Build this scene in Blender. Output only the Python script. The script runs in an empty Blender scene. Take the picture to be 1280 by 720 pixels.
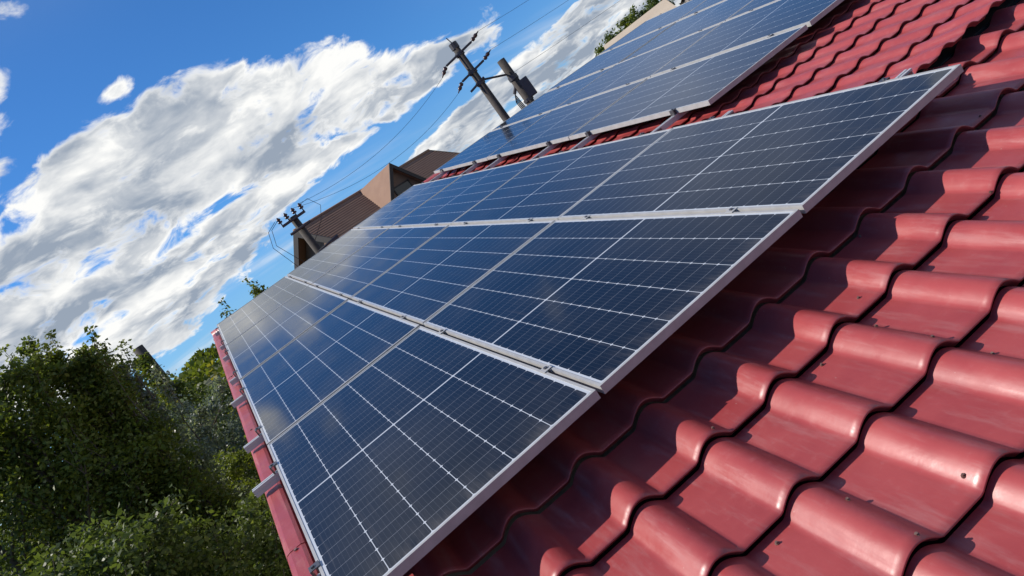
import bpy, math, random
import numpy as np
from mathutils import Matrix, Vector, Euler

R = math.radians
scene = bpy.context.scene
col = scene.collection
rng = np.random.default_rng(7)
random.seed(7)

# ------------------------------------------------------------------ camera, sky, sun, exposure
SLOPE = R(10.64)                       # pitch of the solar array / upper roof
Z0 = 4.6                               # height of the near edge of the array above the ground
MR = Matrix.Translation((0, 0, Z0)) @ Matrix.Rotation(SLOPE, 4, 'X')   # roof frame (u across, v up the slope, h off the roof) -> world
CAMP = MR @ Vector((-0.73616, -2.10432, 1.12477))

cam = bpy.data.cameras.new('camera')
cam_o = bpy.data.objects.new('camera', cam)
col.objects.link(cam_o)
cr = Vector((0.747633, -0.407200, -0.524626))
cd = Vector((-0.595892, -0.062575, -0.800623))
cf = Vector((0.293185, 0.911193, -0.289430))
m = Matrix.Identity(4)
rot3 = MR.to_3x3()
for i, v in enumerate((rot3 @ cr, rot3 @ (-cd), rot3 @ (-cf))):
    for j in range(3):
        m[j][i] = v[j]
m.translation = CAMP
cam_o.matrix_world = m
cam.sensor_width = 36
cam.lens = 36 * 929.71 / 1280
cam.clip_start = 0.05
cam.clip_end = 9000
scene.camera = cam_o

SUN = Vector((-0.676, 0.325, 0.659)).normalized()
SUN_EL = math.asin(SUN.z)
SUN_ROT = math.atan2(SUN.x, SUN.y)

scene.view_settings.view_transform = 'Standard'
scene.view_settings.look = 'None'
scene.view_settings.exposure = 0.38
scene.view_settings.gamma = 1
scene.render.film_transparent = False

sun = bpy.data.lights.new('sun', 'SUN')
sun.energy = 4.2
sun.angle = R(0.5)
sun.color = (1.0, 0.93, 0.84)
sun_o = bpy.data.objects.new('sun', sun)
col.objects.link(sun_o)
sun_o.rotation_euler = (-SUN).to_track_quat('-Z', 'Y').to_euler()
sun_o.location = (0, 0, 60)


class NG:
    """small helper for writing node maths"""
    def __init__(s, nt):
        s.nt = nt

    def node(s, t, **kw):
        n = s.nt.nodes.new(t)
        for k, v in kw.items():
            setattr(n, k, v)
        return n

    def put(s, sock, v):
        if hasattr(v, 'is_output'):
            s.nt.links.new(v, sock)
        elif v is not None:
            sock.default_value = v

    def m(s, op, a, b=None, c=None, clamp=False):
        n = s.node('ShaderNodeMath', operation=op, use_clamp=clamp)
        s.put(n.inputs[0], a)
        if b is not None:
            s.put(n.inputs[1], b)
        if c is not None:
            s.put(n.inputs[2], c)
        return n.outputs[0]

    def ss(s, x, a, b, lo=0.0, hi=1.0):
        n = s.node('ShaderNodeMapRange', interpolation_type='SMOOTHSTEP')
        s.put(n.inputs[0], x)
        s.put(n.inputs[1], a); s.put(n.inputs[2], b)
        n.inputs[3].default_value = lo; n.inputs[4].default_value = hi
        return n.outputs[0]

    def mix(s, f, a, b, blend='MIX'):
        n = s.node('ShaderNodeMix', data_type='RGBA', blend_type=blend)
        s.put(n.inputs[0], f)
        s.put(n.inputs[6], a); s.put(n.inputs[7], b)
        return n.outputs[2]

    def noise(s, vec, scale, detail=4, rough=0.5, dist=0.0, lac=2.0):
        n = s.node('ShaderNodeTexNoise')
        s.put(n.inputs['Vector'], vec)
        n.inputs['Scale'].default_value = scale
        n.inputs['Detail'].default_value = detail
        n.inputs['Roughness'].default_value = rough
        n.inputs['Lacunarity'].default_value = lac
        n.inputs['Distortion'].default_value = dist
        return n.outputs[0]

    def vm(s, op, a, b=None):
        n = s.node('ShaderNodeVectorMath', operation=op)
        s.put(n.inputs[0], a)
        if b is not None:
            s.put(n.inputs[1], b)
        return n.outputs[0]

    def comb(s, x, y, z):
        n = s.node('ShaderNodeCombineXYZ')
        s.put(n.inputs[0], x); s.put(n.inputs[1], y); s.put(n.inputs[2], z)
        return n.outputs[0]

    def sep(s, v):
        n = s.node('ShaderNodeSeparateXYZ')
        s.put(n.inputs[0], v)
        return n.outputs


def make_world():
    w = bpy.data.worlds.new('World')
    scene.world = w
    w.use_nodes = True
    nt = w.node_tree
    nt.nodes.clear()
    g = NG(nt)
    out = g.node('ShaderNodeOutputWorld')
    bg = g.node('ShaderNodeBackground')
    bg.inputs[1].default_value = 0.085
    nt.links.new(bg.outputs[0], out.inputs[0])
    sky = g.node('ShaderNodeTexSky', sky_type='NISHITA', sun_disc=False)
    sky.sun_elevation = SUN_EL
    sky.sun_rotation = SUN_ROT
    sky.altitude = 300
    sky.air_density = 1.0
    sky.dust_density = 0.3
    sky.ozone_density = 2.5
    d = g.node('ShaderNodeTexCoord').outputs['Generated']
    X, Y, Z = g.sep(d)
    el = g.m('MULTIPLY', g.m('ARCSINE', Z), 57.2958)
    az = g.m('MULTIPLY', g.m('ARCTAN2', X, Y), 57.2958)
    den = g.m('ADD', g.m('MAXIMUM', Z, 0.0), 0.24)
    P = g.comb(g.m('DIVIDE', X, den), g.m('DIVIDE', Y, den), 0.0)
    Pw = g.vm('ADD', P, g.vm('MULTIPLY', (.22, .22, 0), g.comb(
        g.m('SUBTRACT', g.noise(P, 2.0, 3), .5), g.m('SUBTRACT', g.noise(g.vm('ADD', P, (7.1, 3.3, 0)), 2.0, 3), .5), 0.0)))

    def field(off):
        p = g.vm('ADD', Pw, off)
        a = g.noise(p, 2.8, 2, .5)
        b = g.noise(p, 8.5, 10, .58, .35)
        return g.m('ADD', g.m('MULTIPLY', a, .42), g.m('MULTIPLY', b, .58))
    n1 = field((3.7, 1.2, 0))
    n2 = field((3.7 - .055, 1.2 + .03, 0))
    def soft(off):
        return g.noise(g.vm('ADD', Pw, off), 3.4, 4, .5, .2)
    s1 = soft((3.7, 1.2, 0))
    su = soft(g.vm('ADD', g.vm('MULTIPLY', P, (-.06, -.06, 0)), (3.7, 1.2, 0)))
    # where the cloud banks stand in the sky
    wob = g.m('MULTIPLY', g.m('SUBTRACT', g.noise(P, .9, 3), .5), 6.0)
    elw = g.m('ADD', el, wob)
    U = g.m('SUBTRACT', 20.0, g.m('MULTIPLY', g.m('MAXIMUM', g.m('SUBTRACT', az, 8.0), 0.0), .5))
    Ul = g.m('SUBTRACT', U, g.m('MULTIPLY', g.m('MAXIMUM', g.m('SUBTRACT', -3.0, az), 0.0), .42))
    top = g.ss(g.m('SUBTRACT', el, Ul), -2.2, 2.2, 1, 0)
    floor_el = g.ss(az, -3., 11., 3.8, 7.8)
    main = g.m('MULTIPLY', g.ss(g.m('SUBTRACT', el, floor_el), 0.0, 1.9), top)
    low = g.m('MULTIPLY', g.ss(g.m('SUBTRACT', el, g.m('MULTIPLY', az, .085)), 5.2, 4.2), g.ss(az, 0., 9.))

    def blob(a0, e0, ra, re):
        q = g.m('ADD', g.m('POWER', g.m('DIVIDE', g.m('SUBTRACT', az, a0), ra), 2.0),
                g.m('POWER', g.m('DIVIDE', g.m('SUBTRACT', el, e0), re), 2.0))
        return g.m('EXPONENT', g.m('MULTIPLY', q, -1.0))
    patch = g.m('MULTIPLY', g.m('ADD', g.m('ADD', blob(-4.5, 23.5, 3, 2.6), blob(-8, 20.0, 3, 2.4)),
                                g.m('ADD', blob(3.0, 20.5, 2.2, 1.0), blob(0.5, 27.5, 2.5, 1.2))), .88)
    front = g.m('MAXIMUM', g.ss(Y, -.25, .1), g.ss(X, .25, .5))  # unseen clouds: cleared behind the camera, added at right, to set fill light
    high = g.m('MULTIPLY', g.m('MULTIPLY', g.ss(el, 30., 40.), g.m('MULTIPLY', g.ss(g.noise(g.vm('ADD', P, (5.2, 2.9, 0)), 1.3, 4, .5), .36, .54), .95)), front)
    side = g.m('MULTIPLY', g.m('MULTIPLY', g.m('ADD', g.ss(az, 40., 60.), g.ss(az, -24., -45.)), .62), front)
    veil = g.m('MULTIPLY', g.m('ADD', g.m('ADD', blob(40, 25, 9, 6), blob(1, 37, 10, 6)), blob(37, 17, 7, 4)), .85)
    bias = g.m('MAXIMUM', g.m('MAXIMUM', main, low), g.m('MAXIMUM', patch, g.m('MAXIMUM', high, side)))
    streak = g.m('MULTIPLY', g.ss(g.noise(g.vm('MULTIPLY', P, (.5, 2.2, 1)), 1.7, 5, .55), .45, .75), g.m('MULTIPLY', g.ss(el, 9, 6.5), .55))
    dens = g.m('ADD', g.m('ADD', n1, g.m('MULTIPLY', bias, .27)), -.652)
    cov = g.ss(dens, -.02, .085)
    cov = g.m('MULTIPLY', cov, g.ss(el, 28., 36., 1.0, .45))
    film = g.m('MULTIPLY', g.m('MINIMUM', veil, 1.0), g.ss(g.noise(P, 2.2, 4, .55), .25, .62, .22, .50))
    cov = g.m('MAXIMUM', g.m('MAXIMUM', cov, streak), film)
    relief = g.m('ADD', g.m('MULTIPLY', g.m('SUBTRACT', n1, n2), 1.5), g.m('MULTIPLY', g.m('SUBTRACT', s1, su), 2.3))
    belly = g.ss(g.noise(g.vm('ADD', Pw, (1.3, 8.2, 0)), 3.0, 5, .55), .38, .57)
    thick = g.m('MULTIPLY', g.ss(dens, .02, .15), g.m('ADD', .30, g.m('MULTIPLY', belly, .70)))
    lit = g.m('ADD', g.m('SUBTRACT', g.m('SUBTRACT', 1.03, g.m('MULTIPLY', g.ss(el, 8.5, 4.5), .22)), g.m('MULTIPLY', thick, .86)), relief, clamp=True)
    CL = 9.3
    ccol = g.mix(lit, (.31 * CL, .37 * CL, .46 * CL, 1), (.97 * CL, .97 * CL, .95 * CL, 1))
    hz = g.ss(el, 0.0, 12.0, .75, 0)
    skyc = g.mix(1.0, sky.outputs[0], (.36, .78, 1.22, 1), 'MULTIPLY')
    skyc = g.mix(g.m('MULTIPLY', hz, .62), skyc, (3.0, 4.5, 6.6, 1))
    fin = g.mix(cov, skyc, ccol)
    nt.links.new(fin, bg.inputs[0])


make_world()

# ------------------------------------------------------------------ helpers


def mat(name, base, rough=.6, metal=0.0, var=None, vscale=4.0, bump=0.0, bscale=40.0, spec=.5, coat=0.0):
    mt = bpy.data.materials.new(name)
    mt.use_nodes = True
    nt = mt.node_tree
    g = NG(nt)
    b = nt.nodes['Principled BSDF']
    b.inputs['Roughness'].default_value = rough
    b.inputs['Metallic'].default_value = metal
    b.inputs['Specular IOR Level'].default_value = spec
    b.inputs['Coat Weight'].default_value = coat
    c0 = (*base, 1)
    tc = g.node('ShaderNodeTexCoord').outputs['Object']
    if var:
        n = g.noise(tc, vscale, 6, .6)
        nt.links.new(g.mix(g.ss(n, .3, .7), c0, (*var, 1)), b.inputs['Base Color'])
    else:
        b.inputs['Base Color'].default_value = c0
    if bump:
        bn = g.node('ShaderNodeBump')
        bn.inputs['Strength'].default_value = bump
        bn.inputs['Distance'].default_value = .01
        nt.links.new(g.noise(tc, bscale, 4, .6), bn.inputs['Height'])
        nt.links.new(bn.outputs[0], b.inputs['Normal'])
    return mt


class MB:
    """collects vertices and faces, then becomes ONE mesh object"""
    def __init__(s):
        s.v = []; s.f = []

    def add(s, verts, faces):
        o = len(s.v)
        s.v += [tuple(p) for p in verts]
        s.f += [tuple(i + o for i in f) for f in faces]

    def box(s, x0, x1, y0, y1, z0, z1, mtx=None):
        vs = [Vector((x, y, z)) for z in (z0, z1) for y in (y0, y1) for x in (x0, x1)]
        if mtx is not None:
            vs = [mtx @ v for v in vs]
        s.add(vs, [(0, 2, 3, 1), (4, 5, 7, 6), (0, 1, 5, 4), (1, 3, 7, 5), (3, 2, 6, 7), (2, 0, 4, 6)])

    def tube(s, pts, rad, n=8, cap=True):
        pts = [Vector(p) for p in pts]
        if not hasattr(rad, '__len__'):
            rad = [rad] * len(pts)
        rings = []
        for i, p in enumerate(pts):
            t = (pts[min(i + 1, len(pts) - 1)] - pts[max(i - 1, 0)]).normalized()
            a = t.cross(Vector((0.31, .95, .05)) if abs(t.y) < .8 else Vector((1, 0, 0.1))).normalized()
            b = t.cross(a)
            rings.append([p + (a * math.cos(2 * math.pi * k / n) + b * math.sin(2 * math.pi * k / n)) * rad[i] for k in range(n)])
        vs = [q for r in rings for q in r]
        fs = []
        for i in range(len(pts) - 1):
            for k in range(n):
                fs.append((i * n + k, i * n + (k + 1) % n, (i + 1) * n + (k + 1) % n, (i + 1) * n + k))
        if cap:
            fs.append(tuple(range(n))[::-1]); fs.append(tuple(range((len(pts) - 1) * n, len(pts) * n)))
        s.add(vs, fs)

    def build(s, name, material, parent=None, smooth=False, bevel=0.0):
        me = bpy.data.meshes.new(name)
        me.from_pydata(s.v, [], s.f)
        me.materials.append(material)
        if smooth:
            me.polygons.foreach_set('use_smooth', [True] * len(me.polygons))
        me.update()
        o = bpy.data.objects.new(name, me)
        col.objects.link(o)
        if parent is not None:
            o.parent = parent
        if bevel:
            md = o.modifiers.new('bevel', 'BEVEL')
            md.width = bevel; md.segments = 2; md.limit_method = 'ANGLE'
        return o


def tag(o, label=None, cat=None, group=None, kind=None):
    if label: o['label'] = label
    if cat: o['category'] = cat
    if group: o['group'] = group
    if kind: o['kind'] = kind
    return o


def empty(name, loc, label, cat, group=None, rot=(0, 0, 0)):
    o = bpy.data.objects.new(name, None)
    o.empty_display_size = .2
    col.objects.link(o)
    o.location = loc
    o.rotation_euler = rot
    return tag(o, label, cat, group)


def polar(azim, dist, z=0.0):
    return Vector((CAMP.x + dist * math.sin(R(azim)), CAMP.y + dist * math.cos(R(azim)), z))


# ------------------------------------------------------------------ materials
def tile_material():
    mt = bpy.data.materials.new('red_painted_metal')
    mt.use_nodes = True
    nt = mt.node_tree
    g = NG(nt)
    b = nt.nodes['Principled BSDF']
    tc = g.node('ShaderNodeTexCoord').outputs['Object']
    n1 = g.noise(tc, 3.2, 6, .62)
    n2 = g.noise(tc, 26, 5, .65)
    c = g.mix(g.ss(n1, .32, .68), (.315, .046, .048, 1), (.375, .064, .063, 1))
    c = g.mix(g.m('MULTIPLY', g.ss(n2, .55, .78), .35), c, (.41, .14, .135, 1))
    # dust specks and short scuffs down the slope
    v = g.node('ShaderNodeTexVoronoi')
    nt.links.new(g.vm('MULTIPLY', tc, (34, 22, 34)), v.inputs['Vector'])
    v.inputs['Scale'].default_value = 1.0
    speck = g.ss(v.outputs['Distance'], .10, .05)
    pick = g.ss(g.noise(tc, 9, 2), .56, .64)
    c = g.mix(g.m('MULTIPLY', g.m('MULTIPLY', speck, pick), .5), c, (.42, .27, .24, 1))
    dust = g.ss(g.noise(g.vm('MULTIPLY', tc, (9, 1.1, 9)), 2.2, 8, .7), .48, .74)
    c = g.mix(g.m('MULTIPLY', dust, .42), c, (.40, .185, .18, 1))
    nt.links.new(c, b.inputs['Base Color'])
    r = g.m('ADD', .30, g.m('MULTIPLY', g.ss(g.noise(tc, 7, 5, .6), .3, .7), .16))
    r = g.m('ADD', r, g.m('MULTIPLY', dust, .22))
    nt.links.new(r, b.inputs['Roughness'])
    b.inputs['Specular IOR Level'].default_value = .5
    bn = g.node('ShaderNodeBump')
    bn.inputs['Strength'].default_value = .30
    bn.inputs['Distance'].default_value = .006
    nt.links.new(g.m('ADD', g.noise(tc, 9, 3, .5), g.m('MULTIPLY', g.noise(tc, 160, 2), .06)), bn.inputs['Height'])
    nt.links.new(bn.outputs[0], b.inputs['Normal'])
    return mt


PW, PL = 1.038, 1.9636          # panel width (across the roof) and length (up the slope)
UP, VP = 1.058, 1.9756          # panel pitch
MARG = .022


def glass_material():
    mt = bpy.data.materials.new('solar_cells_under_glass')
    mt.use_nodes = True
    nt = mt.node_tree
    g = NG(nt)
    b = nt.nodes['Principled BSDF']
    tc = g.node('ShaderNodeTexCoord').outputs['Object']
    x, y, z = g.sep(tc)
    cw = (PW - 2 * MARG) / 6
    mid = .0055
    hl = (PL - 2 * MARG) / 2 - mid
    ch = hl / 12
    cx = g.m('DIVIDE', g.m('SUBTRACT', x, MARG), cw)
    fx = g.m('FRACT', cx)
    dx = g.m('MULTIPLY', g.m('SUBTRACT', .5, g.m('ABSOLUTE', g.m('SUBTRACT', fx, .5))), cw)
    yb = g.m('SUBTRACT', g.m('ABSOLUTE', g.m('SUBTRACT', y, PL / 2)), mid)
    cy = g.m('DIVIDE', yb, ch)
    fy = g.m('FRACT', cy)
    dy = g.m('MULTIPLY', g.m('SUBTRACT', .5, g.m('ABSOLUTE', g.m('SUBTRACT', fy, .5))), ch)
    gapx = g.m('LESS_THAN', dx, .0014)
    gapy = g.m('LESS_THAN', dy, .0012)
    dia = g.m('LESS_THAN', g.m('ADD', dx, dy), .0075)
    out = g.m('MAXIMUM', g.m('MAXIMUM', g.m('LESS_THAN', cx, 0.0), g.m('GREATER_THAN', cx, 6.0)),
              g.m('MAXIMUM', g.m('LESS_THAN', yb, 0.0), g.m('GREATER_THAN', cy, 12.0)))
    white = g.m('MAXIMUM', g.m('MAXIMUM', gapx, dia), out)
    bus = g.m('LESS_THAN', g.m('ABSOLUTE', g.m('SUBTRACT', g.m('FRACT', g.m('MULTIPLY', fx, 9.0)), .5)), .028)
    # every cell has a slightly different blue, every panel too
    wn = g.node('ShaderNodeTexWhiteNoise', noise_dimensions='3D')
    oi = g.node('ShaderNodeObjectInfo')
    nt.links.new(g.comb(g.m('FLOOR', cx), g.m('FLOOR', g.m('DIVIDE', g.m('SUBTRACT', y, MARG), ch)), g.m('MULTIPLY', oi.outputs['Random'], 97.0)), wn.inputs['Vector'])
    rnd = g.m('ADD', g.m('MULTIPLY', wn.outputs[0], .55), g.m('MULTIPLY', oi.outputs['Random'], .45))
    cell = g.mix(rnd, (.0025, .0045, .0085, 1), (.005, .008, .0145, 1))
    cell = g.mix(g.m('MULTIPLY', bus, .30), cell, (.12, .13, .15, 1))
    cell = g.mix(g.m('MULTIPLY', gapy, .40), cell, (.36, .38, .42, 1))
    c = g.mix(white, cell, (.50, .53, .56, 1))
    dustn = g.ss(g.noise(g.vm('ADD', tc, g.vm('MULTIPLY', (30, 50, 0), g.comb(oi.outputs['Random'], oi.outputs['Random'], 0.0))), 2.4, 7, .62), .35, .8)
    c = g.mix(g.m('MULTIPLY', dustn, .05), c, (.30, .28, .26, 1))
    edge = g.m('MULTIPLY', g.m('EXPONENT', g.m('MULTIPLY', y, -16.0)), g.ss(g.noise(g.vm('MULTIPLY', tc, (14, 3, 1)), 1.6, 5, .6), .35, .7))
    drip = g.ss(g.noise(g.vm('ADD', g.vm('MULTIPLY', tc, (26, 1.3, 1)), g.comb(g.m('MULTIPLY', oi.outputs['Random'], 60.0), 0.0, 0.0)), 1.0, 4, .6), .60, .74)
    c = g.mix(g.m('ADD', g.m('MULTIPLY', edge, .22), g.m('MULTIPLY', drip, .05)), c, (.34, .30, .26, 1))
    nt.links.new(c, b.inputs['Base Color'])
    b.inputs['IOR'].default_value = 1.45
    b.inputs['Specular IOR Level'].default_value = .40
    nt.links.new(g.m('ADD', .07, g.m('MULTIPLY', dustn, .07)), b.inputs['Roughness'])
    bn = g.node('ShaderNodeBump')
    bn.inputs['Strength'].default_value = .05
    bn.inputs['Distance'].default_value = .002
    nt.links.new(g.noise(tc, 5, 2), bn.inputs['Height'])
    nt.links.new(bn.outputs[0], b.inputs['Normal'])
    return mt


M = dict(
    tile=tile_material(),
    glass=glass_material(),
    alu=mat('anodised_aluminium', (.43, .425, .415), .5, .1, (.36, .355, .345), 14),
    rail=mat('mill_aluminium', (.58, .59, .60), .45, .3, (.50, .51, .52), 14),
    steel=mat('dark_zinc_bolt', (.16, .16, .17), .45, .8),
    screw=mat('weathered_screw', (.13, .06, .05), .5, .3, (.24, .15, .12), 60),
    deck=mat('dark_roof_underlay', (.03, .028, .027), .9),
    plaster=mat('cream_plaster', (.50, .44, .35), .85, 0, (.45, .39, .31), 1.5, .2),
    brown=mat('brown_roof_tile', (.225, .125, .078), .8, 0, (.26, .15, .095), 2.2),
    brownwall=mat('brown_timber_wall', (.15, .095, .065), .8, 0, (.19, .12, .085), 3),
    darkwood=mat('dark_barge_timber', (.035, .028, .024), .7),
    pane=mat('dark_window_glass', (.015, .016, .018), .12),
    beige=mat('beige_fibre_cement', (.52, .43, .32), .8, 0, (.47, .38, .28), .8, .2),
    greywall=mat('grey_render', (.22, .20, .18), .85, 0, (.27, .25, .22), 1.2),
    pole=mat('weathered_pole_wood', (.032, .028, .023), .85, 0, (.06, .05, .042), 6, .4, 30),
    metal=mat('dull_dark_metal', (.07, .07, .075), .55, .5),
    ceram=mat('brown_ceramic', (.06, .035, .028), .25),
    cable=mat('black_cable', (.02, .02, .022), .6),
    bark=mat('tree_bark', (.075, .058, .042), .9, 0, (.12, .10, .075), 5, .5, 20),
)


def leaf_material(name, dark, light, odd, rough=.5, trans=.4):
    mt = bpy.data.materials.new(name)
    mt.use_nodes = True
    nt = mt.node_tree
    g = NG(nt)
    b = nt.nodes['Principled BSDF']
    at = g.node('ShaderNodeAttribute', attribute_name='tint').outputs['Fac']
    tc = g.node('ShaderNodeTexCoord').outputs['Object']
    c = g.mix(g.ss(at, .0, .8), (*dark, 1), (*light, 1))
    c = g.mix(g.ss(at, .82, 1.0), c, (*odd, 1))
    c = g.mix(g.m('MULTIPLY', g.ss(g.noise(tc, .9, 3), .42, .62), .5), c, g.mix(1.0, c, (1.25, 1.1, .7, 1), 'MULTIPLY'))
    nt.links.new(c, b.inputs['Base Color'])
    b.inputs['Roughness'].default_value = rough
    b.inputs['Specular IOR Level'].default_value = .35
    tr = g.node('ShaderNodeBsdfTranslucent')
    nt.links.new(g.mix(1.0, c, (1.3, 1.35, .6, 1), 'MULTIPLY'), tr.inputs[0])
    mx = g.node('ShaderNodeMixShader')
    mx.inputs[0].default_value = trans
    nt.links.new(b.outputs[0], mx.inputs[1]); nt.links.new(tr.outputs[0], mx.inputs[2])
    nt.links.new(mx.outputs[0], nt.nodes['Material Output'].inputs[0])
    return mt


L = dict(
    olive=leaf_material('olive_leaves', (.064, .092, .018), (.16, .20, .038), (.27, .26, .06)),
    silver=leaf_material('silver_leaves', (.085, .115, .10), (.20, .24, .22), (.32, .35, .34), .36),
    yellow=leaf_material('yellow_green_leaves', (.058, .080, .012), (.135, .165, .026), (.25, .23, .045)),
    dark=leaf_material('dark_green_leaves', (.042, .066, .020), (.108, .146, .040), (.16, .19, .06)),
    grass=leaf_material('meadow_blades', (.04, .06, .015), (.08, .11, .03), (.14, .13, .05)),
)

# ------------------------------------------------------------------ ground and hill
def ground():
    mt = bpy.data.materials.new('meadow_ground')
    mt.use_nodes = True
    g = NG(mt.node_tree)
    b = mt.node_tree.nodes['Principled BSDF']
    tc = g.node('ShaderNodeTexCoord').outputs['Object']
    c = g.mix(g.ss(g.noise(tc, .05, 8, .65), .35, .65), (.045, .06, .018, 1), (.08, .085, .035, 1))
    c = g.mix(g.ss(g.noise(tc, 1.7, 6, .7), .45, .75), c, (.03, .04, .014, 1))
    mt.node_tree.links.new(c, b.inputs['Base Color'])
    b.inputs['Roughness'].default_value = .95
    mb = MB()
    n = 64
    rs = [0, 30, 80, 200, 500, 1200, 3000, 7000]
    mb.v.append((0, 0, 0))
    for r in rs[1:]:
        for k in range(n):
            a = 2 * math.pi * k / n
            mb.v.append((r * math.cos(a), r * math.sin(a), 0))
    for k in range(n):
        mb.f.append((0, 1 + k, 1 + (k + 1) % n))
    for i in range(len(rs) - 2):
        for k in range(n):
            a, c2 = 1 + i * n, 1 + (i + 1) * n
            mb.f.append((a + k, c2 + k, c2 + (k + 1) % n, a + (k + 1) % n))
    o = mb.build('ground', mt)
    tag(o, 'grassy ground around and beyond the houses', 'ground', kind='structure')
    return mt


GM = ground()
HC = polar(-1.0, 120)


def hill_z(x, y):
    dx, dy = x - HC.x, y - HC.y
    h = 9.0 * math.exp(-(dx / 26) ** 2 - (dy / 45) ** 2)
    h += 4.5 * math.exp(-((dx + 45) / 40) ** 2 - ((dy - 30) / 40) ** 2)
    h += .9 * math.sin(x * .21 + 1) * math.cos(y * .17) * min(1, h / 4)
    return h


def hill():
    mb = MB()
    nx, ny = 60, 60
    for j in range(ny + 1):
        for i in range(nx + 1):
            x = HC.x - 130 + 230 * i / nx
            y = HC.y - 95 + 220 * j / ny
            mb.v.append((x, y, hill_z(x, y) - .25))
    for j in range(ny):
        for i in range(nx):
            a = j * (nx + 1) + i
            mb.f.append((a, a + 1, a + nx + 2, a + nx + 1))
    o = mb.build('hill', GM, smooth=True)
    tag(o, 'low rounded hill behind the trees', 'hill', kind='structure')


hill()

# ------------------------------------------------------------------ foliage
def leaf_mesh(name, C, size, material, parent=None, tint=None, flat=.35, stretch=1.9):
    """C: (N,3) leaf positions -> one mesh of N small folded leaves"""
    N = len(C)
    a = rng.normal(size=(N, 3)); a[:, 2] = a[:, 2] * .7 - flat
    a /= np.linalg.norm(a, axis=1)[:, None] + 1e-9
    b = rng.normal(size=(N, 3))
    b -= a * (a * b).sum(1)[:, None]
    b /= np.linalg.norm(b, axis=1)[:, None] + 1e-9
    nrm = np.cross(a, b)
    s = (size * rng.uniform(.6, 1.35, N))[:, None]
    w = s / stretch
    V = np.empty((N, 4, 3))
    V[:, 0] = C
    V[:, 1] = C + a * s * .5 + b * w * .5 + nrm * s * .10
    V[:, 2] = C + a * s
    V[:, 3] = C + a * s * .5 - b * w * .5 + nrm * s * .10
    me = bpy.data.meshes.new(name)
    me.vertices.add(N * 4); me.loops.add(N * 4); me.polygons.add(N)
    me.vertices.foreach_set('co', V.reshape(-1).astype(np.float32))
    me.loops.foreach_set('vertex_index', np.arange(N * 4, dtype=np.int32))
    me.polygons.foreach_set('loop_start', np.arange(0, N * 4, 4, dtype=np.int32))
    me.update(calc_edges=True)
    if tint is None:
        tint = rng.uniform(0, 1, N)
    at = me.attributes.new('tint', 'FLOAT', 'FACE')
    at.data.foreach_set('value', tint.astype(np.float32))
    me.materials.append(material)
    o = bpy.data.objects.new(name, me)
    col.objects.link(o)
    if parent is not None:
        o.parent = parent
    return o


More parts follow.
